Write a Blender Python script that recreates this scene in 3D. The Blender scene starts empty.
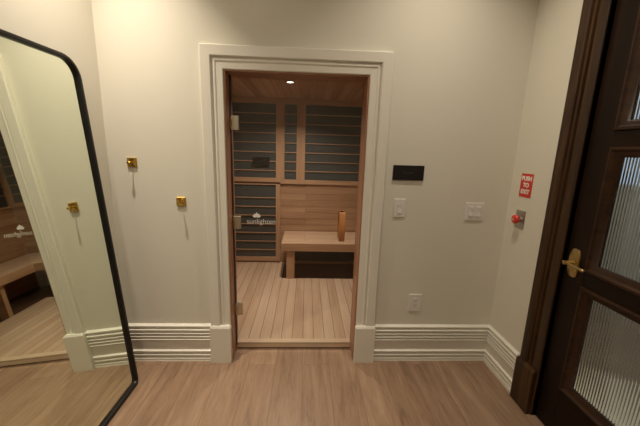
import bpy, bmesh, math, random
from mathutils import Vector, Matrix
random.seed(4)
S = bpy.context.scene
COL = S.collection

# ---------------------------------------------------------------- camera
F_PX = 309.57
PITCH, YAW, ROLL = .2005, .0478, .0303
EYE = Vector((0, 0, 1.508))
def make_camera():
    cy, sy, cp, sp = math.cos(YAW), math.sin(YAW), math.cos(PITCH), math.sin(PITCH)
    fwd = Vector((sy*cp, cy*cp, -sp)); rt = Vector((cy, -sy, 0)); up = rt.cross(fwd)
    cr, sr = math.cos(ROLL), math.sin(ROLL)
    r2 = rt*cr + up*sr; u2 = up*cr - rt*sr
    cam = bpy.data.cameras.new('camera'); o = bpy.data.objects.new('camera', cam); COL.objects.link(o)
    m = Matrix((r2, u2, -fwd)).transposed().to_4x4(); m.translation = EYE
    o.matrix_world = m
    cam.sensor_width = 36; cam.lens = F_PX/640*36; cam.clip_start = .02
    S.camera = o
make_camera()

# ---------------------------------------------------------------- world, lights, exposure
S.view_settings.view_transform = 'Standard'
S.view_settings.look = 'None'
S.view_settings.gamma = 1
S.view_settings.exposure = 0.0
w = bpy.data.worlds.new('world'); S.world = w; w.use_nodes = True
w.node_tree.nodes['Background'].inputs[0].default_value = (.9, .95, 1, 1)
w.node_tree.nodes['Background'].inputs[1].default_value = .02

def disk_light(name, loc, size, power, col, spread=math.pi, target=None):
    l = bpy.data.lights.new(name, 'AREA'); l.shape = 'DISK'; l.size = size
    l.energy = power; l.color = col; l.spread = spread
    o = bpy.data.objects.new(name, l); COL.objects.link(o); o.location = loc
    d = (Vector(target)-Vector(loc)) if target else Vector((0, 0, -1))
    o.rotation_euler = d.to_track_quat('-Z', 'Y').to_euler()
    return o
WARM = (1.0, .87, .70)
disk_light('downlight_left', (-1.02, 1.57, 3.08), .06, 11.5, WARM, math.radians(82))
disk_light('downlight_right', (.75, 1.50, 3.08), .06, 7, WARM, math.radians(100))
disk_light('downlight_rear', (-.6, -.35, 3.08), .35, 19, WARM)
disk_light('sauna_light', (-.16, 2.93, 2.07), .06, 15, (1.0, .85, .70), math.radians(145))
disk_light('hall_light', (2.3, 1.6, 2.6), .4, 21, (1.0, .95, .86))

# ---------------------------------------------------------------- materials
def mat(name, col, rough=.5, metal=0, spec=.5, coat=0):
    m = bpy.data.materials.new(name); m.use_nodes = True
    b = m.node_tree.nodes['Principled BSDF']
    b.inputs['Base Color'].default_value = (*col, 1); b.inputs['Roughness'].default_value = rough
    b.inputs['Metallic'].default_value = metal; b.inputs['Specular IOR Level'].default_value = spec
    b.inputs['Coat Weight'].default_value = coat; b.inputs['Coat Roughness'].default_value = .15
    return m
def nodes(m): return m.node_tree.nodes, m.node_tree.links, m.node_tree.nodes['Principled BSDF']
def ramp(n, stops):
    r = n.new('ShaderNodeValToRGB'); e = r.color_ramp.elements
    e[0].position, e[0].color = stops[0][0], (*stops[0][1], 1)
    e[1].position, e[1].color = stops[-1][0], (*stops[-1][1], 1)
    for p, c in stops[1:-1]:
        k = e.new(p); k.color = (*c, 1)
    return r
def paint(name, col, rough=.55, var=.03):
    m = mat(name, col, rough); n, l, b = nodes(m)
    tc = n.new('ShaderNodeTexCoord'); no = n.new('ShaderNodeTexNoise'); no.inputs['Scale'].default_value = 220
    bp = n.new('ShaderNodeBump'); bp.inputs['Strength'].default_value = .04; bp.inputs['Distance'].default_value = .002
    l.new(tc.outputs['Object'], no.inputs['Vector']); l.new(no.outputs['Fac'], bp.inputs['Height']); l.new(bp.outputs['Normal'], b.inputs['Normal'])
    return m
def wood(name, stops, grain='x', rough=.45, scale=9, stretch=14, spec=.4, coat=0, plank=None, gap=(.05, .03, .02), rnd=.25, bump=.12):
    """grain: axis along which the grain runs. plank=(length, width, seam, across axis)"""
    m = mat(name, stops[0][1], rough, 0, spec, coat); n, l, b = nodes(m)
    tc = n.new('ShaderNodeTexCoord'); src = tc.outputs['Object']
    sp = n.new('ShaderNodeSeparateXYZ'); l.new(src, sp.inputs[0])
    ax = {'x': 0, 'y': 1, 'z': 2}
    fac_shift = None; br = None
    if plank:
        L, W, seam, across = plank
        cb = n.new('ShaderNodeCombineXYZ')
        l.new(sp.outputs[ax[grain]], cb.inputs[0]); l.new(sp.outputs[ax[across]], cb.inputs[1])
        br = n.new('ShaderNodeTexBrick'); l.new(cb.outputs[0], br.inputs['Vector'])
        br.inputs['Color1'].default_value = (0, 0, 0, 1); br.inputs['Color2'].default_value = (1, 1, 1, 1); br.inputs['Mortar'].default_value = (.5, .5, .5, 1)
        br.inputs['Scale'].default_value = 1; br.inputs['Brick Width'].default_value = L; br.inputs['Row Height'].default_value = W
        br.inputs['Mortar Size'].default_value = seam; br.inputs['Mortar Smooth'].default_value = .1
        br.offset = .37; br.offset_frequency = 2
    mp = n.new('ShaderNodeMapping'); l.new(src, mp.inputs['Vector'])
    sc = [scale]*3; sc[ax[grain]] = scale/stretch; mp.inputs['Scale'].default_value = sc
    vec = mp.outputs[0]
    if br:
        mu = n.new('ShaderNodeVectorMath'); mu.operation = 'MULTIPLY_ADD'
        l.new(br.outputs['Color'], mu.inputs[0]); mu.inputs[1].default_value = (17, 23, 31); l.new(vec, mu.inputs[2]); vec = mu.outputs[0]
    no = n.new('ShaderNodeTexNoise'); no.inputs['Scale'].default_value = 1; no.inputs['Detail'].default_value = 6; no.inputs['Roughness'].default_value = .62; no.inputs['Distortion'].default_value = .6
    l.new(vec, no.inputs['Vector'])
    n2 = n.new('ShaderNodeTexNoise'); n2.inputs['Scale'].default_value = 5; n2.inputs['Detail'].default_value = 4; l.new(vec, n2.inputs['Vector'])
    mx = n.new('ShaderNodeMath'); mx.operation = 'MULTIPLY_ADD'; mx.inputs[1].default_value = .3; l.new(n2.outputs['Fac'], mx.inputs[0]); l.new(no.outputs['Fac'], mx.inputs[2])
    val = mx.outputs[0]
    if br:
        sb = n.new('ShaderNodeMath'); sb.operation = 'MULTIPLY_ADD'; sb.inputs[1].default_value = rnd; l.new(br.outputs['Color'], sb.inputs[0]); l.new(val, sb.inputs[2]); val = sb.outputs[0]
        off = -.15 - rnd*.5
    else: off = -.15
    ad = n.new('ShaderNodeMath'); ad.operation = 'ADD'; ad.inputs[1].default_value = off; l.new(val, ad.inputs[0])
    r = ramp(n, stops); l.new(ad.outputs[0], r.inputs[0]); out = r.outputs[0]
    if br:
        mi = n.new('ShaderNodeMixRGB'); mi.inputs[2].default_value = (*gap, 1); l.new(br.outputs['Fac'], mi.inputs[0]); l.new(out, mi.inputs[1]); out = mi.outputs[0]
    l.new(out, b.inputs['Base Color'])
    bp = n.new('ShaderNodeBump'); bp.inputs['Strength'].default_value = bump; bp.inputs['Distance'].default_value = .002
    l.new(n2.outputs['Fac'], bp.inputs['Height']); l.new(bp.outputs['Normal'], b.inputs['Normal'])
    return m

M = {}
M['wall'] = paint('wall_paint', (.70, .67, .58), .6)
M['ceil'] = paint('ceiling_paint', (.75, .72, .65), .7)
M['trim'] = paint('trim_enamel', (.74, .71, .63), .3)
M['floor'] = wood('oak_laminate', [(.25, (.185, .112, .070)), (.45, (.262, .166, .107)), (.6, (.30, .195, .127)), (.78, (.37, .245, .162))], 'y', .4, 22, 9, .4,
                  plank=(1.2, .19, .0012, 'x'), gap=(.16, .09, .05), rnd=.12)
lite = [(.25, (.53, .355, .24)), (.5, (.62, .445, .32)), (.75, (.70, .53, .395))]
M['duck'] = wood('sauna_floorboards', lite, 'y', .55, 12, 14, .3, plank=(30, .085, .0022, 'x'), gap=(.2, .11, .07), rnd=.25)
M['sill'] = wood('sauna_sill_wood', [(.25, (.62, .44, .31)), (.5, (.72, .54, .40)), (.75, (.78, .62, .48))], 'x', .5, 12, 14, .3)
ced = [(.25, (.30, .165, .092)), (.5, (.42, .25, .15)), (.75, (.53, .34, .215))]
M['cedar_wall'] = wood('cedar_planks', ced, 'x', .5, 11, 16, .3, plank=(1.1, .0800, .0014, 'z'), gap=(.14, .06, .03), rnd=.3)
M['cedar_side'] = wood('cedar_side_planks', ced, 'y', .5, 11, 16, .3, plank=(1.1, .0800, .0014, 'z'), gap=(.14, .06, .03), rnd=.3)
M['cedar_ceil'] = wood('cedar_ceiling', ced, 'y', .5, 11, 16, .3, plank=(30, .085, .0016, 'x'), gap=(.12, .05, .03), rnd=.3)
cf = [(.3, (.38, .22, .125)), (.5, (.47, .285, .17)), (.7, (.53, .34, .215))]
M['cedar_x'] = wood('cedar_grain_x', cf, 'x', .45, 14, 16)
M['cedar_y'] = wood('cedar_grain_y', cf, 'y', .45, 14, 16)
M['cedar_z'] = wood('cedar_grain_z', cf, 'z', .45, 14, 16)
rd = [(.3, (.26, .125, .07)), (.5, (.34, .17, .10)), (.7, (.40, .22, .13))]
M['jamb_z'] = wood('jamb_wood_z', rd, 'z', .4, 14, 16); M['jamb_x'] = wood('jamb_wood_x', rd, 'x', .4, 14, 16)
M['handle'] = wood('handle_wood', [(.3, (.40, .15, .05)), (.7, (.52, .23, .09))], 'z', .35, 16, 10)
bw = [(.25, (.56, .37, .25)), (.5, (.66, .46, .32)), (.75, (.72, .53, .39))]
M['bench_top'] = wood('bench_boards', bw, 'x', .5, 12, 16, plank=(30, .088, .002, 'y'), gap=(.2, .11, .07), rnd=.2)
M['bench_side'] = wood('bench_side_boards', bw, 'y', .5, 12, 16, plank=(30, .088, .002, 'x'), gap=(.2, .11, .07), rnd=.2)
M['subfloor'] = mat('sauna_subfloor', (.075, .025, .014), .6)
dk = [(.3, (.018, .008, .003)), (.5, (.043, .019, .0065)), (.7, (.082, .039, .013))]
bd = [(.3, (.014, .0055, .002)), (.5, (.030, .012, .004)), (.7, (.05, .02, .007))]
M['dark_z'] = wood('dark_wood_z', dk, 'z', .38, 16, 16, .35, 0, bump=.05)
M['dark_y'] = wood('dark_wood_y', dk, 'y', .38, 16, 16, .35, 0, bump=.05)
dd = [(.3, (.006, .0025, .0012)), (.5, (.011, .0045, .002)), (.7, (.018, .007, .003))]
M['bead'] = wood('bead_wood', bd, 'y', .38, 16, 16, .3, 0, bump=.05)
M['door_z'] = wood('door_wood_z', dd, 'z', .42, 16, 16, .2, 0, bump=.05)
M['door_y'] = wood('door_wood_y', dd, 'y', .42, 16, 16, .2, 0, bump=.05)
M['char'] = mat('charcoal_panel', (.058, .066, .069), .42)
M['black'] = mat('black_metal', (.010, .009, .008), .38, .3)
M['rubber'] = mat('door_seal_rubber', (.035, .02, .014), .6)
M['gold'] = mat('polished_brass', (.75, .52, .16), .22, 1)
M['brass'] = mat('aged_brass', (.50, .36, .15), .3, 1)
M['nickel'] = mat('satin_nickel', (.62, .56, .46), .35, .85)
M['steel'] = mat('brushed_steel', (.5, .49, .45), .35, 1)
M['plastic'] = mat('white_plastic', (.72, .69, .66), .35)
M['slot'] = mat('dark_slot', (.05, .045, .04), .6)
M['red'] = mat('red_plastic', (.62, .035, .02), .4)
M['white'] = mat('white_print', (.85, .83, .78), .5)
M['signblack'] = mat('black_sign', (.008, .006, .006), .35)
M['signgrey'] = mat('faint_grey_print', (.06, .055, .05), .5)
M['mirror'] = mat('mirror_silver', (.84, .90, .79), 0, 1)
M['lens'] = mat('lamp_lens', (.9, .9, .9), .3)
M['lens'].node_tree.nodes['Principled BSDF'].inputs['Emission Color'].default_value = (1, .86, .72, 1)
M['lens'].node_tree.nodes['Principled BSDF'].inputs['Emission Strength'].default_value = 6
M['carpet'] = mat('hall_runner', (.62, .58, .48), .8)
M['hallfloor'] = mat('hall_floor', (.16, .13, .10), .5)
M['hallwall'] = paint('hall_paint', (.55, .54, .50), .6)
M['sky'] = mat('window_daylight', (.3, .4, .6), .5)
M['sky'].node_tree.nodes['Principled BSDF'].inputs['Emission Color'].default_value = (.42, .62, 1, 1)
M['sky'].node_tree.nodes['Principled BSDF'].inputs['Emission Strength'].default_value = 1.2
def clear_glass(name, tint, ior=1.5):
    m = bpy.data.materials.new(name); m.use_nodes = True; n, l = m.node_tree.nodes, m.node_tree.links
    n.clear(); o = n.new('ShaderNodeOutputMaterial'); t = n.new('ShaderNodeBsdfTransparent'); t.inputs[0].default_value = (*tint, 1)
    g = n.new('ShaderNodeBsdfGlossy'); g.inputs['Roughness'].default_value = 0
    f = n.new('ShaderNodeFresnel'); ge = n.new('ShaderNodeNewGeometry'); mr = n.new('ShaderNodeMapRange')   # same reflectance on both faces of the pane
    mr.inputs['To Min'].default_value = ior; mr.inputs['To Max'].default_value = 1/ior; l.new(ge.outputs['Backfacing'], mr.inputs['Value']); l.new(mr.outputs[0], f.inputs['IOR'])
    mx = n.new('ShaderNodeMixShader'); l.new(f.outputs[0], mx.inputs[0]); l.new(t.outputs[0], mx.inputs[1]); l.new(g.outputs[0], mx.inputs[2]); l.new(mx.outputs[0], o.inputs[0])
    return m
M['glass'] = clear_glass('clear_glass', (.93, .94, .92))
def ribbed_glass():
    m = bpy.data.materials.new('reeded_glass'); m.use_nodes = True; n, l = m.node_tree.nodes, m.node_tree.links
    n.clear(); o = n.new('ShaderNodeOutputMaterial'); g = n.new('ShaderNodeBsdfGlass'); g.inputs['IOR'].default_value = 1.45; g.inputs['Roughness'].default_value = .02
    g.inputs['Color'].default_value = (.93, .95, .92, 1); l.new(g.outputs[0], o.inputs[0]); return m
M['reeded'] = ribbed_glass()

# ---------------------------------------------------------------- mesh helpers
class MB:
    def __init__(s): s.bm = bmesh.new()
    def box(s, x0, x1, y0, y1, z0, z1, mi=0):
        v = [s.bm.verts.new((x, y, z)) for x in (x0, x1) for y in (y0, y1) for z in (z0, z1)]
        for f in ((0, 1, 3, 2), (4, 6, 7, 5), (0, 4, 5, 1), (2, 3, 7, 6), (0, 2, 6, 4), (1, 5, 7, 3)):
            fc = s.bm.faces.new([v[i] for i in f]); fc.material_index = mi
        return s
    def cyl(s, p, q, r0, r1=None, seg=20):
        r1 = r0 if r1 is None else r1
        p, q = Vector(p), Vector(q); d = (q-p); z = d.normalized()
        x = z.orthogonal().normalized(); y = z.cross(x); R = []
        for c, r in ((p, r0), (q, r1)):
            R.append([s.bm.verts.new(c + (x*math.cos(a)+y*math.sin(a))*r) for a in [2*math.pi*i/seg for i in range(seg)]])
        for i in range(seg):
            j = (i+1) % seg; s.bm.faces.new((R[0][i], R[0][j], R[1][j], R[1][i]))
        s.bm.faces.new(R[0][::-1]); s.bm.faces.new(R[1]); return s
    def lathe(s, c, axis, prof, seg=24):
        """prof: (dist along axis, radius)"""
        c, z = Vector(c), Vector(axis).normalized(); x = z.orthogonal().normalized(); y = z.cross(x); R = []
        for t, r in prof:
            if r < 1e-6: R.append([s.bm.verts.new(c+z*t)])
            else: R.append([s.bm.verts.new(c+z*t+(x*math.cos(a)+y*math.sin(a))*r) for a in [2*math.pi*i/seg for i in range(seg)]])
        for A, B in zip(R, R[1:]):
            for i in range(seg):
                j = (i+1) % seg
                if len(A) == 1 and len(B) == 1: continue
                if len(A) == 1: s.bm.faces.new((A[0], B[j], B[i]))
                elif len(B) == 1: s.bm.faces.new((A[i], A[j], B[0]))
                else: s.bm.faces.new((A[i], A[j], B[j], B[i]))
        if len(R[0]) > 1: s.bm.faces.new(R[0][::-1])
        if len(R[-1]) > 1: s.bm.faces.new(R[-1])
        return s
    def prism(s, pts, h0, h1, f):
        """polygon pts (a,b) extruded from h0 to h1, f(a,b,h)->xyz"""
        A = [s.bm.verts.new(f(a, b, h0)) for a, b in pts]; B = [s.bm.verts.new(f(a, b, h1)) for a, b in pts]
        s.bm.faces.new(A[::-1]); s.bm.faces.new(B)
        for i in range(len(pts)):
            j = (i+1) % len(pts); s.bm.faces.new((A[i], A[j], B[j], B[i]))
        return s
    def strips(s, rings, closed_profile=True, caps=True, loop=False):
        """rings: list of lists of points, joined one to the next"""
        R = [[s.bm.verts.new(p) for p in r] for r in rings]; n = len(R[0])
        pairs = list(zip(R, R[1:])) + ([(R[-1], R[0])] if loop else [])
        for A, B in pairs:
            for i in range(n if closed_profile else n-1):
                j = (i+1) % n; s.bm.faces.new((A[i], A[j], B[j], B[i]))
        if caps and not loop: s.bm.faces.new(R[0][::-1]); s.bm.faces.new(R[-1])
        return s
    def build(s, name, material, parent=None, bevel=0, smooth=False, seg=2):
        bmesh.ops.recalc_face_normals(s.bm, faces=s.bm.faces)
        me = bpy.data.meshes.new(name); s.bm.to_mesh(me); s.bm.free()
        ms = material if isinstance(material, (list, tuple)) else [material]
        for m in ms: me.materials.append(m)
        if smooth:
            for p in me.polygons: p.use_smooth = True
            try: me.set_sharp_from_angle(angle=math.radians(40))
            except Exception: pass
        o = bpy.data.objects.new(name, me); COL.objects.link(o)
        if parent: o.parent = parent
        if bevel:
            b = o.modifiers.new('bevel', 'BEVEL'); b.width = bevel; b.segments = seg; b.limit_method = 'ANGLE'
        return o
def empty(name, loc=(0, 0, 0)):
    o = bpy.data.objects.new(name, None); COL.objects.link(o); o.location = loc; o.empty_display_size = .05; return o
def thing(o, label, cat, group=None):
    o['label'] = label; o['category'] = cat
    if group: o['group'] = group
    return o
def struct(o): o['kind'] = 'structure'; return o
def local(o, root):
    """mesh was written in world coordinates; keep it there under a root"""
    o.parent = root; o.matrix_parent_inverse = Matrix.Translation(-root.location)
    return o
def text_obj(name, body, size, material, matrix, parent=None, depth=.0006, bold=0):
    c = bpy.data.curves.new(name, 'FONT'); c.body = body; c.size = size; c.align_x = 'CENTER'; c.align_y = 'CENTER'; c.extrude = depth; c.offset = bold; c.space_line = .85
    t = bpy.data.objects.new(name, c); COL.objects.link(t)
    dg = bpy.context.evaluated_depsgraph_get(); dg.update()
    me = bpy.data.meshes.new_from_object(t.evaluated_get(dg)); me.name = name
    bpy.data.objects.remove(t); me.materials.clear(); me.materials.append(material); me.transform(matrix)
    o = bpy.data.objects.new(name, me); COL.objects.link(o)
    if parent: local(o, parent)
    return o
FACE_BACK = lambda x, y, z: Matrix.Translation((x, y, z)) @ Matrix.Rotation(math.pi/2, 4, 'X')          # faces -y
FACE_RIGHT = lambda x, y, z: Matrix.Translation((x, y, z)) @ Matrix.Rotation(-math.pi/2, 4, 'Z') @ Matrix.Rotation(math.pi/2, 4, 'X')   # faces -x

YW, XR, CEIL = 2.02, 1.375, 3.1
OX0, OX1, OZ = -.51, .378, 1.965           # opening of the sauna door
DY0, DY1, DZ = .60, 1.510, 2.42            # opening of the dark door
def xl(y): return -1.243 - .0120*(YW-y)    # the left wall runs very slightly off square

# ---------------------------------------------------------------- room shell
struct(MB().box(-1.50, XR+.16, -2.0, 2.15, -.06, 0).build('floor', M['floor']))
struct(MB().box(-1.50, XR+.16, -2.0, 2.13, CEIL, CEIL+.06).build('ceiling', M['ceil']))
b = MB(); b.box(-1.50, OX0, YW, YW+.11, 0, CEIL); b.box(OX1, XR+.12, YW, YW+.11, 0, CEIL); b.box(OX0, OX1, YW, YW+.11, OZ+.02, CEIL)
struct(b.build('wall_back', M['wall']))
b = MB(); b.prism([(xl(-2), -2), (xl(YW), YW), (-1.5, YW), (-1.5, -2)], 0, CEIL, lambda a, c, h: (a, c, h)); struct(b.build('wall_left', M['wall']))
b = MB(); b.box(XR, XR+.14, DY1+.02, YW, 0, CEIL); b.box(XR, XR+.14, -2, DY0-.02, 0, CEIL); b.box(XR, XR+.14, DY0-.02, DY1+.02, DZ+.02, CEIL)
struct(b.build('wall_right', M['wall']))
struct(MB().box(-1.50, XR+.14, -2.1, -2.0, 0, CEIL).build('wall_rear', M['wall']))

# baseboards: reeded profile (protrusion, height)
def bead(z0, z1, d0, d1, n=4):
    out = []
    for i in range(n+1):
        a = math.pi/2*i/n
        out.append((d0 + (d1-d0)*math.cos(a), z0 + (z1-z0)*math.sin(a)))
    return out
def base_profile():
    p = [(0, 0), (.024, 0)]; z = 0
    def ledge(z, t):      # face up to the ledge, then a weathered top stepping back in
        return [(.010, z+.004), (.022, z+.009), (.023, t-.008), (.010, t)]
    for t in (.029, .058, .087): p += ledge(z, t)[(1 if z == 0 else 0):]; z = t
    z = .158; p += [(.012, z)]
    for t in (.177, .200, .224, .252): p += ledge(z, t); z = t
    p += [(.012, .262), (.020, .265), (.020, .273), (0, .283)]
    return p
BP = base_profile()
def base_back(x0, x1, miter_right=False):
    return MB().strips([[(x0, YW-d, z) for d, z in BP], [(x1-(d if miter_right else 0), YW-d, z) for d, z in BP]])
struct(base_back(xl(YW), -.645).build('baseboard_back', M['trim']))
struct(base_back(.505, XR, True).build('baseboard_back', M['trim']))
struct(MB().strips([[(XR-d, YW-d, z) for d, z in BP], [(XR-d, 1.685, z) for d, z in BP]]).build('baseboard_right', M['trim']))
struct(MB().strips([[(xl(YW-.03)+d, YW-.03, z) for d, z in BP], [(xl(-1.9)+d, -1.9, z) for d, z in BP]]).build('baseboard_left', M['trim']))

# white door casing round the sauna opening: profile (outward from opening, protrusion)
def casing_u(prof, x0, x1, zt, y):
    R = []
    R.append([(x0-s, y-d, 0) for s, d in prof]); R.append([(x0-s, y-d, zt+s) for s, d in prof])
    R.append([(x1+s, y-d, zt+s) for s, d in prof]); R.append([(x1+s, y-d, 0) for s, d in prof])
    return MB().strips(R)
CW = .133
prof = [(0, -.01), (0, .012), (.004, .016), (.040, .018), (.046, .022), (.052, .023), (.057, .020), (.060, .014), (.064, .014), (.068, .026), (.074, .031), (.128, .031), (CW, .027), (CW, 0), (.06, 0)]
t1 = struct(empty('trim_1', (OX0, YW, 0)))
local(casing_u(prof, OX0, OX1, OZ, YW).build('casing', M['trim']), t1)
for x0, x1 in ((OX0-CW-.006, OX0+.004), (OX1-.004, OX1+CW+.006)):
    b = MB().box(x0, x1, YW-.045, YW, 0, .270)
    b.strips([[(x0+i, YW-.045+i, z) for i, z in ((0, .270), (0, .272), (.008, .284))] + [(x1-i, YW-.045+i, z) for i, z in ((.008, .284), (0, .272), (0, .270))],
              [(x0+i, YW, z) for i, z in ((0, .270), (0, .272), (.008, .284))] + [(x1-i, YW, z) for i, z in ((.008, .284), (0, .272), (0, .270))]])
    local(b.build('plinth_block', M['trim'], bevel=.0015), t1)

# ---------------------------------------------------------------- sauna shell
SX0, SX1, SY0, SY1, SZ = -.97, 1.45, 2.15, 3.88, 2.095
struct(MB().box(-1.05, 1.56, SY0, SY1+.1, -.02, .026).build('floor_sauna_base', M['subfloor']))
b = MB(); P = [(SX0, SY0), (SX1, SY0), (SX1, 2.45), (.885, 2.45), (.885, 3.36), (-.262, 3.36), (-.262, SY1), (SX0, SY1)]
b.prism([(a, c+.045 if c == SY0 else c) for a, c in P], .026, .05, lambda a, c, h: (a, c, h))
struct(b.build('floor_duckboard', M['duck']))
struct(MB().box(OX0, OX1, SY0-.004, SY0+.045, .006, .051).build('trim_sill', M['sill'], bevel=.002))
struct(MB().box(SX0-.06, SX1+.06, SY1, SY1+.08, 0, SZ+.08).build('wall_sauna_back', M['cedar_wall']))
struct(MB().box(SX0-.06, SX0, SY0, SY1, 0, SZ+.08).build('wall_sauna_left', M['cedar_side']))
struct(MB().box(SX1, SX1+.06, SY0, SY1, 0, SZ+.08).build('wall_sauna_right', M['cedar_side']))
b = MB(); b.box(SX0, OX0-.02, YW+.11, SY0+.03, 0, SZ); b.box(OX1+.02, SX1, YW+.11, SY0+.03, 0, SZ); b.box(OX0-.02, OX1+.02, YW+.11, SY0+.03, OZ+.02, SZ)
struct(b.build('wall_sauna_front', M['cedar_wall']))
struct(MB().box(SX0, SX1, YW+.11, SY1, SZ, SZ+.06).build('ceiling_sauna', M['cedar_ceil']))
b = MB(); b.box(SX0, SX1, SY1-.03, SY1, 2.04, SZ); b.box(SX0, SX0+.03, SY0+.03, SY1-.03, 2.04, SZ); b.box(SX1-.03, SX1, SY0+.03, SY1-.03, 2.04, SZ)
struct(b.build('trim_sauna_cove', M['cedar_x'], bevel=.002))
# wooden jamb lining the opening
j = struct(empty('trim_jamb', (OX0, YW, 0)))
local(MB().box(OX0-.02, OX0+.010, YW-.006, SY0+.03, 0, OZ+.02).build('side_jamb', M['jamb_z'], bevel=.002), j)
local(MB().box(OX1-.010, OX1+.02, YW-.006, SY0+.03, 0, OZ+.02).build('side_jamb', M['jamb_z'], bevel=.002), j)
local(MB().box(OX0+.010, OX1-.010, YW-.006, SY0+.03, OZ-.008, OZ+.02).build('head_jamb', M['jamb_x'], bevel=.002), j)

# glass door of the sauna
GX0, GX1, GY = OX0+.028, OX1-.016, 2.108
d2 = struct(empty('door_2', (OX0+.01, GY, 0)))
local(MB().box(GX0, GX1, GY, GY+.008, .060, OZ-.014).build('glass_pane', M['glass'], bevel=.0008), d2)
local(MB().box(OX0+.0105, OX0+.0165, GY-.004, GY+.02, .055, OZ-.01).build('door_seal', M['rubber']), d2)
for zc in (1.665, 1.0, .348):
    hb = MB(); hb.box(OX0+.016, GX0+.036, GY-.010, GY-.001, zc-.045, zc+.045); hb.box(OX0+.016, GX0+.036, GY+.009, GY+.018, zc-.045, zc+.045)
    hb = local(hb.build('hinge', M['nickel'], bevel=.002), d2)
    kb = MB().cyl((OX0+.017, GY-.013, zc-.024), (OX0+.017, GY-.013, zc+.024), .007); kb.box(OX0+.010, OX0+.020, GY-.014, GY+.014, zc-.03, zc+.03)
    k = kb.build('hinge_knuckle', M['brass'], bevel=.001); k.parent = hb; k.matrix_parent_inverse = Matrix.Identity(4)
# wooden pull, one bowed bar on each face of the pane
hx, hz0, hz1 = .254, .885, 1.092
for sgn, nm in ((-1, 'pull_handle'), (1, 'pull_handle')):
    y0 = GY-.001 if sgn < 0 else GY+.009
    R = []
    N = 14
    for i in range(N+1):
        t = i/N; z = hz0+(hz1-hz0)*t; bow = .020+.022*math.sin(math.pi*t)**.8; th = .016
        R.append([(hx-.021, y0+sgn*bow, z), (hx+.021, y0+sgn*bow, z), (hx+.021, y0+sgn*(bow+th), z), (hx-.021, y0+sgn*(bow+th), z)])
    hd = local(MB().strips(R).build(nm, M['handle'], bevel=.003), d2)
    for z in (hz0+.008, hz1-.008):
        m_ = MB().cyl((hx, y0, z), (hx, y0+sgn*.026, z), .009)
        q = m_.build('handle_mount', M['black'], smooth=True); q.parent = hd; q.matrix_parent_inverse = Matrix.Identity(4)
# printed logo on the glass
lg = empty('logo_print'); local(lg, d2)
text_obj('logo_lettering', 'sunlighten', .0495, M['white'], FACE_BACK(-.3060, GY-.0012, 1.010), None, .0003, -.0006).parent = lg
b = MB()
for k in range(5):                                        # little flower: five rounded petals in a fan
    a = math.radians(-72+36*k); cx, cz = -.336, 1.045; ln = .030 if k != 2 else .034
    pts = []
    for i in range(13):
        t = i/12; wd = .0070*math.sin(math.pi*t)**.75
        pts.append((t, wd))
    poly = [(t, w_) for t, w_ in pts] + [(t, -w_) for t, w_ in pts[-2:0:-1]]
    f = lambda t, w_, h, a=a, cx=cx, cz=cz, ln=ln: (cx+math.sin(a)*t*ln+math.cos(a)*w_, GY-.0012+h, cz-.004+math.cos(a)*t*ln-math.sin(a)*w_)
    b.prism(poly, -.0003*(k % 2), .0004, f)
b.build('logo_flower', M['white']).parent = lg

# ---------------------------------------------------------------- sauna fittings
def heater(x0, x1, z0, z1, label, slat_z, fw=.052, y=SY1, dep=.034, group=None, side=False):
    """framed charcoal infrared panel with thin guard slats; on the back wall, or (side) on the right wall"""
    f = (lambda a, d, z: (a, y-d, z)) if not side else (lambda a, d, z: (y-d, a, z))
    def bx(mb, a0, a1, d0, d1, c0, c1):
        p, q = f(a0, d0, c0), f(a1, d1, c1)
        mb.box(min(p[0], q[0]), max(p[0], q[0]), min(p[1], q[1]), max(p[1], q[1]), c0, c1)
    r = empty('infrared_heater', f((x0+x1)/2, 0, z0))
    for a0, a1 in ((x0, x0+fw), (x1-fw, x1)):
        m = MB(); bx(m, a0, a1, 0, dep, z0, z1); local(m.build('frame_stile', M['cedar_z'], bevel=.002), r)
    for c0, c1 in ((z0, z0+fw), (z1-.012, z1)):
        m = MB(); bx(m, x0+fw, x1-fw, 0, dep-.002, c0, c1); local(m.build('frame_rail', M['cedar_x'] if not side else M['cedar_y'], bevel=.002), r)
    m = MB(); bx(m, x0+fw, x1-fw, 0, .010, z0+fw, z1-.012); local(m.build('heater_panel', M['char']), r)
    if slat_z:
        for z in slat_z:
            m = MB(); bx(m, x0+fw, x1-fw, .018, .030, z-.0048, z+.0048)
            local(m.build('guard_slat', M['cedar_x'] if not side else M['cedar_y']), r)
    return thing(r, label, 'heater', group)
up = [1.916-.112*i for i in range(7)]
low = [.905-.113*i for i in range(7)]
heater(-.945, -.322, 1.102, 2.04, 'wide charcoal infrared heater panel with wood slats, upper left above the floor-length one', up)
heater(-.322, -.072, 1.085, 2.04, 'narrowest charcoal heater panel with wood slats, between the two wide ones', up)
heater(-.072, 1.446, 1.085, 2.04, 'widest charcoal heater panel with wood slats, on the right above the bench', up)
heater(-.945, -.322, .075, 1.078, 'charcoal slatted heater panel reaching down to the sauna floor behind the door logo', low)
heater(2.35, 3.842, 1.085, 2.04, 'charcoal slatted heater panel on the side wall over the bench, seen only in the mirror', up, fw=.022, y=SX1, side=True)
r = heater(-.20, 1.30, .045, .425, 'low dark heater panel on the wall beneath the bench', [], fw=.03, dep=.03)
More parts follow.
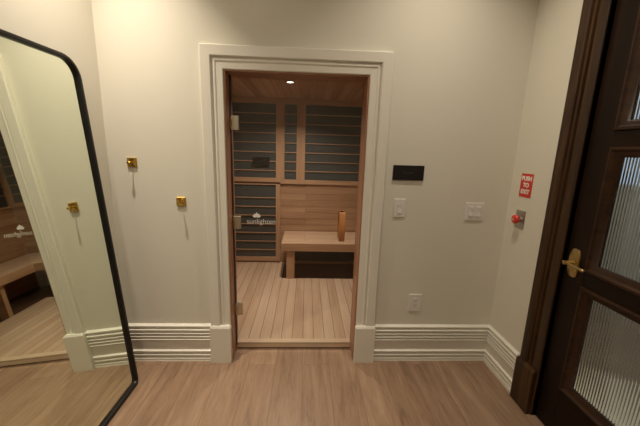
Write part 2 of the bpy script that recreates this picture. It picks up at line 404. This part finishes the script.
# L shaped bench
r = empty('sauna_bench', (.3, 3.6, .05))
BT = .475
local(MB().box(-.262, SX1-.004, 3.345, SY1-.004, BT-.022, BT).build('seat', M['bench_top'], bevel=.002), r)
local(MB().box(.885, SX1-.004, 2.45, 3.343, BT-.022, BT).build('seat', M['bench_side'], bevel=.002), r)
local(MB().box(-.262, .885, 3.325, 3.345, BT-.088, BT).build('apron', M['cedar_x'], bevel=.002), r)
local(MB().box(.865, .885, 2.45, 3.323, BT-.088, BT).build('apron', M['cedar_y'], bevel=.002), r)
local(MB().box(-.262, -.242, 3.346, SY1-.036, BT-.088, BT-.023).build('apron', M['cedar_y'], bevel=.002), r)
for x, y, z in ((-.205, 3.346, .05), (.89, 2.93, .026), (.89, 2.46, .05)):
    local(MB().box(x, x+.092, y, y+.045, z if y < 3.3 else .026, BT-.022).build('leg', M['cedar_z'], bevel=.002), r)
thing(r, 'L-shaped pale wooden bench along the back and side of the sauna', 'bench')
# control panel on the upper left heater
r = empty('control_panel', (-.553, SY1-.034, 1.3))
local(MB().box(-.652, -.452, SY1-.052, SY1-.0345, 1.303, 1.405).build('housing', M['signblack'], bevel=.003), r)
local(MB().box(-.640, -.464, SY1-.0532, SY1-.052, 1.313, 1.395).build('screen', M['black']), r)
thing(r, 'small black rectangular control unit mounted over the upper left heater slats', 'control panel')
# sauna ceiling light
r = empty('ceiling_spotlight', (-.16, 2.93, SZ))
local(MB().lathe((-.16, 2.93, SZ), (0, 0, -1), [(0, .030), (0, .046), (.004, .046), (.008, .040), (.008, .031), (.004, .030)], 28).build('trim_ring', M['steel'], smooth=True), r)
local(MB().lathe((-.16, 2.93, SZ), (0, 0, -1), [(0, .029), (.005, .029), (.007, .018), (.0075, 0)], 28).build('lens', M['lens'], smooth=True), r)
thing(r, 'small round glowing light set in the sauna ceiling planks', 'ceiling light')

# ---------------------------------------------------------------- leaning mirror
def make_mirror():
    a, bb, d = -.01545, .0769, -1.0912
    n = Vector((math.cos(a)*math.cos(bb), math.sin(a)*math.cos(bb), math.sin(bb)))
    e = Vector((-math.sin(a), math.cos(a), 0)); w_ = n.cross(e)
    O = e*1.30 + n*d
    # move along w_ to the floor
    O += w_*(-O.z/w_.z)
    r = empty('floor_mirror'); mt = Matrix((n, e, w_)).transposed().to_4x4(); mt.translation = O + w_*.0025; r.matrix_world = mt
    E0, E1, H, RAD = -.42, .476, 1.940, .105
    def outline(inset, k=8, rad=RAD, radb=.040):
        pts = []
        for cx, cz, a0, rr in ((E1-radb, radb, -90, radb), (E1-rad, H-rad, 0, rad), (E0+rad, H-rad, 90, rad), (E0+radb, radb, 180, radb)):
            for i in range(k+1):
                t = math.radians(a0+90*i/k); pts.append((cx+(rr-inset)*math.cos(t), cz+(rr-inset)*math.sin(t)))
        return pts
    # rounded tube frame: rings around the outline
    fw, d0, d1 = .021, -.022, .018
    sec = [(0, d0), (fw, d0), (fw, d1-.006), (fw-.004, d1-.001), (fw*.5, d1), (.004, d1-.001), (0, d1-.006)]
    outs = [outline(s) for s, _ in sec]
    rings = [[(sec[i][1], outs[i][k][0], outs[i][k][1]) for i in range(len(sec))] for k in range(len(outs[0]))]
    MB().strips(rings, loop=True).build('frame', M['black'], r, smooth=True)
    pts = outline(.020)
    MB().prism(pts, -.006, 0, lambda p, q, h: (h, p, q)).build('mirror_glass', M['mirror'], r)
    MB().prism(outline(.018), -.016, -.0065, lambda p, q, h: (h, p, q)).build('backing_board', M['black'], r)
    thing(r, 'tall black-framed mirror with rounded corners leaning on the left wall', 'mirror')
make_mirror()

# ---------------------------------------------------------------- brass hooks
def hook(x, z, label):
    r = empty('wall_hook', (x, YW, z))
    s = .030
    b = MB(); y0 = YW
    # square rose with a shallow four-sided dished face
    o = [(-s, -s), (s, -s), (s, s), (-s, s)]; i_ = [(-s*.8, -s*.8), (s*.8, -s*.8), (s*.8, s*.8), (-s*.8, s*.8)]; c_ = [(-.007, -.007), (.007, -.007), (.007, .007), (-.007, .007)]
    b.strips([[(x+p, y0, z+q) for p, q in o], [(x+p, y0-.007, z+q) for p, q in o], [(x+p, y0-.010, z+q) for p, q in i_], [(x+p, y0-.006, z+q) for p, q in c_]])
    local(b.build('square_rose', M['gold'], bevel=.001), r)
    local(MB().cyl((x, y0-.005, z), (x, y0-.042, z+.002), .0038, .0038, 14).build('peg', M['gold'], smooth=True), r)
    b = MB().cyl((x-.006, y0-.046, z-.006), (x+.006, y0-.046, z+.006), .0055, .0055, 14); b.cyl((x-.0005, y0-.041, z), (x, y0-.052, z), .0085, .0085, 18)
    local(b.build('peg_knob', M['gold'], smooth=True, bevel=.001), r)
    thing(r, label, 'hook')
hook(-1.094, 1.397, 'square brass wall hook nearer the mirror, the higher of the two')
hook(-.806, 1.154, 'square brass wall hook nearer the glass door, the lower of the two')

# ---------------------------------------------------------------- switches, outlet, signs
def plate(name, x0, x1, z0, z1, n, outlet, label, cat):
    r = empty(name, ((x0+x1)/2, YW, z0)); xm, zm = (x0+x1)/2, (z0+z1)/2
    local(MB().box(x0, x1, YW-.007, YW, z0, z1).build('cover_plate', M['plastic'], bevel=.003), r)
    for k in range(n):
        xc = xm + (k-(n-1)/2)*.052
        fr = local(MB().box(xc-.018, xc+.018, YW-.0085, YW-.006, zm-.036, zm+.036).build('rocker_frame' if not outlet else 'outlet_face', M['plastic'], bevel=.001), r)
        if outlet:
            b = MB()
            for dz in (-.019, .019):
                b.box(xc-.008, xc-.0055, YW-.009, YW-.0084, zm+dz-.002, zm+dz+.008); b.box(xc+.0055, xc+.008, YW-.009, YW-.0084, zm+dz-.002, zm+dz+.008)
                b.cyl((xc, YW-.0084, zm+dz-.009), (xc, YW-.009, zm+dz-.009), .0025, None, 12)
            q = b.build('sockets', M['slot'])
        else:
            b = MB().prism([(YW-.0086, zm-.031), (YW-.0125, zm-.031), (YW-.0092, zm), (YW-.0105, zm+.031), (YW-.0086, zm+.031)], xc-.0145, xc+.0145, lambda p, z, h: (h, p, z))
            q = b.build('rocker', M['plastic'], bevel=.0008)
        q.parent = fr; q.matrix_parent_inverse = Matrix.Identity(4)
        q.location = (0, 0, 0)
    return thing(r, label, cat)
plate('light_switch', .588, .670, 1.080, 1.205, 1, False, 'single white rocker switch plate directly under the black sign', 'switch')
plate('light_switch', 1.082, 1.208, 1.068, 1.190, 2, False, 'double white rocker switch plate toward the right corner', 'switch')
plate('power_outlet', .754, .842, .392, .521, 1, True, 'white power outlet low on the wall above the baseboard', 'outlet')
r = empty('door_sign', (.668, YW, 1.33))
local(MB().box(.566, .771, YW-.010, YW, 1.330, 1.427).build('sign_plate', M['signblack'], bevel=.0015), r)
text_obj('sign_lettering', 'SAUNA', .022, M['signgrey'], FACE_BACK(.668, YW-.0105, 1.378), r, .0003)
thing(r, 'small black rectangular sign with faint grey lettering right of the glass door', 'sign')
# push to exit sign and button on the right wall
r = empty('exit_sign', (XR, 1.874, 1.255))
local(MB().box(XR-.003, XR, 1.822, 1.926, 1.256, 1.402).build('sign_plate', M['red'], bevel=.001), r)
for k, (tx, sz) in enumerate((('PUSH', .037), ('TO', .037), ('EXIT', .037))):
    text_obj('sign_lettering', tx, sz, M['white'], FACE_RIGHT(XR-.0036, 1.874, 1.371-.041*k), r, .0004, .0016)
thing(r, 'red sign with white PUSH TO EXIT lettering on the right wall', 'sign')
r = empty('exit_button', (XR, 1.88, 1.11))
local(MB().box(XR-.004, XR, 1.838, 1.920, 1.053, 1.170).build('button_plate', M['steel'], bevel=.001), r)
yc, zc = 1.880, 1.112
local(MB().lathe((XR-.004, yc, zc), (-1, 0, 0), [(0, .019), (.010, .019), (.012, .015), (.022, .014)], 24).build('button_collar', M['steel'], smooth=True), r)
bt = local(MB().lathe((XR-.022, yc, zc), (-1, 0, 0), [(0, .014), (.003, .027), (.012, .029), (.020, .025), (.025, .014), (.026, 0)], 28).build('push_button', M['red'], smooth=True), r)
b = MB()
for a in range(3):
    t = math.radians(90+120*a); b.box(XR-.0487, XR-.0472, yc+.007*math.cos(t)-.003, yc+.007*math.cos(t)+.003, zc+.007*math.sin(t)-.0025, zc+.007*math.sin(t)+.0025)
q = b.build('button_print', M['white']); q.parent = bt; q.matrix_parent_inverse = Matrix.Identity(4)
for z in (1.062, 1.161):
    local(MB().cyl((XR-.004, 1.879, z), (XR-.0055, 1.879, z), .004, None, 14).build('screw', M['steel']), r)
thing(r, 'round red push button on a steel plate below the red sign', 'button')

# ---------------------------------------------------------------- dark door and its casing
t2 = struct(empty('trim_2', (XR, DY1, 0)))
DCW = .140
dprof = [(0, -.04), (0, .012), (.005, .016), (.050, .016), (.053, .008), (.058, .008), (.062, .022), (.068, .026), (.074, .022), (.078, .010), (.084, .010), (.090, .024), (.098, .031), (.134, .033), (DCW, .028), (DCW, 0), (.05, 0)]
R = [[(XR-d, DY1+s, 0) for s, d in dprof], [(XR-d, DY1+s, DZ+s) for s, d in dprof], [(XR-d, DY0-s, DZ+s) for s, d in dprof], [(XR-d, DY0-s, 0) for s, d in dprof]]
local(MB().strips(R).build('casing', M['dark_z']), t2)
for y0, y1 in ((DY1+.005, DY1+DCW+.012), (DY0-DCW-.012, DY0-.005)):
    b = MB().box(XR-.042, XR, y0, y1, 0, .272)
    b.strips([[(XR-.042, y0, .272), (XR-.042, y1, .272), (XR, y1, .272), (XR, y0, .272)], [(XR-.042, y0, .276), (XR-.042, y1, .276), (XR, y1, .276), (XR, y0, .276)], [(XR-.030, y0+.004, .290), (XR-.030, y1-.004, .290), (XR, y1-.004, .290), (XR, y0+.004, .290)]])
    local(b.build('plinth_block', M['dark_z'], bevel=.002), t2)
b = MB(); b.box(XR-.004, XR+.14, DY1, DY1+.02, 0, DZ+.02); b.box(XR-.004, XR+.14, DY0-.02, DY0, 0, DZ+.02); b.box(XR-.004, XR+.14, DY0, DY1, DZ, DZ+.02)
b.box(XR+.085, XR+.10, DY1-.012, DY1, 0, DZ); b.box(XR+.085, XR+.10, DY0, DY0+.012, 0, DZ)
local(b.build('door_jamb', M['door_z']), t2)

DX, DT = 1.388, .045
d1 = struct(empty('door_1', (DX, DY0, 0)))
ya, yb = DY0+.004, DY1-.004
PY0, PY1 = ya+.118, 1.388                  # glazed field between stiles (sash mouldings run inside it)
rails = ((.006, .285), (.880, .955), (1.562, 1.632), (2.26, 2.412))
local(MB().box(DX, DX+DT, PY1, yb, .006, 2.412).build('door_stile', M['door_z'], bevel=.002), d1)
local(MB().box(DX, DX+DT, ya, PY0, .006, 2.412).build('door_stile', M['door_z'], bevel=.002), d1)
for z0, z1 in rails: local(MB().box(DX, DX+DT, PY0, PY1, z0, z1).build('door_rail', M['door_y'], bevel=.002), d1)
def sash(y0, y1, z0, z1):
    """bolection moulding: proud bead at the rail edge stepping down to the glass"""
    pr = [(0, .030), (0, -.006), (.005, -.012), (.014, -.012), (.019, -.004), (.026, .000), (.038, .006), (.042, .014), (.046, .016), (.046, .030)]
    R = [[(DX+d, y0+s, z0+s) for s, d in pr], [(DX+d, y1-s, z0+s) for s, d in pr], [(DX+d, y1-s, z1-s) for s, d in pr], [(DX+d, y0+s, z1-s) for s, d in pr]]
    return local(MB().strips(R, loop=True).build('glazing_bead', M['bead'], smooth=True), d1)
for (a, z0), (z1, _) in zip(rails, rails[1:]):
    sash(PY0, PY1, z0, z1)
    # reeded pane: rounded ribs on the room side
    y0, y1, pitch = PY0+.040, PY1-.040, .0135; pts = []; n = int((y1-y0)/pitch); pitch = (y1-y0)/n
    for i in range(n):
        for k in range(6):
            t = k/6; pts.append((y0+(i+t)*pitch, DX+.0205-.0032*math.sin(math.pi*t)))
    pts.append((y1, DX+.0205))
    b = MB(); poly = pts + [(y1, DX+.0255), (y0, DX+.0255)]
    b.prism([(p[1], p[0]) for p in poly], z0+.040, z1-.040, lambda a_, c_, h: (a_, c_, h))
    g = b.build('reeded_pane', M['reeded'], smooth=False)
    for p in g.data.polygons:
        if len(p.vertices) == 4: p.use_smooth = True
    try: g.data.set_sharp_from_angle(angle=math.radians(50))
    except Exception: pass
    local(g, d1)
# lever handle
hy, hz = 1.452, .978
hp = []
for i in range(24):
    a = 2*math.pi*i/24; hp.append((.031*math.copysign(abs(math.cos(a))**.55, math.cos(a)), .075*math.copysign(abs(math.sin(a))**.62, math.sin(a))))
pl = local(MB().strips([[(DX-d, hy+p*s, hz+q*s) for p, q in hp] for d, s in ((0, 1), (.006, 1), (.010, .9), (.010, .3))]).build('handle_plate', M['brass'], smooth=True), d1)
b = MB().lathe((DX-.009, hy+.004, hz), (-1, 0, 0), [(0, .013), (.018, .011), (.028, .010), (.036, .012), (.046, .010), (.050, 0)], 24)
q = b.build('handle_neck', M['brass'], smooth=True); q.parent = pl; q.matrix_parent_inverse = Matrix.Identity(4)
L = [(hy+.020, hz+.001, .0075), (hy+.012, hz+.001, .0065), (hy-.004, hz+.001, .0085), (hy-.03, hz, .0065), (hy-.065, hz-.003, .0065), (hy-.088, hz-.005, .0085), (hy-.097, hz-.005, .0085), (hy-.103, hz-.006, .004)]
R = [[(DX-.044+r_*math.cos(t), y_, z_+r_*math.sin(t)) for t in [2*math.pi*i/14 for i in range(14)]] for y_, z_, r_ in L]
q = MB().strips(R).build('handle_lever', M['brass'], smooth=True); q.parent = pl; q.matrix_parent_inverse = Matrix.Identity(4)

# ---------------------------------------------------------------- hall beyond the dark door
struct(MB().box(XR+.16, 3.45, -1.5, 4.4, -.06, 0).build('floor_hall', M['hallfloor']))
struct(MB().box(3.35, 3.45, -1.5, 4.4, 0, 2.75).build('wall_hall', M['hallwall']))
struct(MB().box(1.58, 3.35, 4.3, 4.4, 0, 2.75).build('wall_hall_end', M['hallwall']))
struct(MB().box(XR+.141, 3.35, -1.6, -1.5, 0, 2.75).build('wall_hall_near', M['hallwall']))
struct(MB().box(1.53, 1.58, SY0, 4.3, 0, 2.75).build('wall_hall_side', M['hallwall']))
struct(MB().box(XR+.141, 3.45, -1.5, 4.4, 2.75, 2.8).build('ceiling_hall', M['ceil']))
o = MB().box(1.56, 1.98, -1.2, 2.1, 0, .006).build('hall_rug', M['carpet']); thing(o, 'pale beige runner on the hall floor behind the ribbed glass', 'rug')
wr = struct(empty('window_1', (3.35, 3.1, 1.2)))
local(MB().box(3.335, 3.349, 2.75, 3.6, 1.25, 2.3).build('window_pane', M['sky']), wr)
b = MB()
for y_ in (2.70, 3.155, 3.6): b.box(3.31, 3.35, y_, y_+.05, 1.2, 2.35)
for z_ in (1.2, 2.3): b.box(3.312, 3.349, 2.75, 3.6, z_, z_+.05)
local(b.build('window_frame', M['trim']), wr)
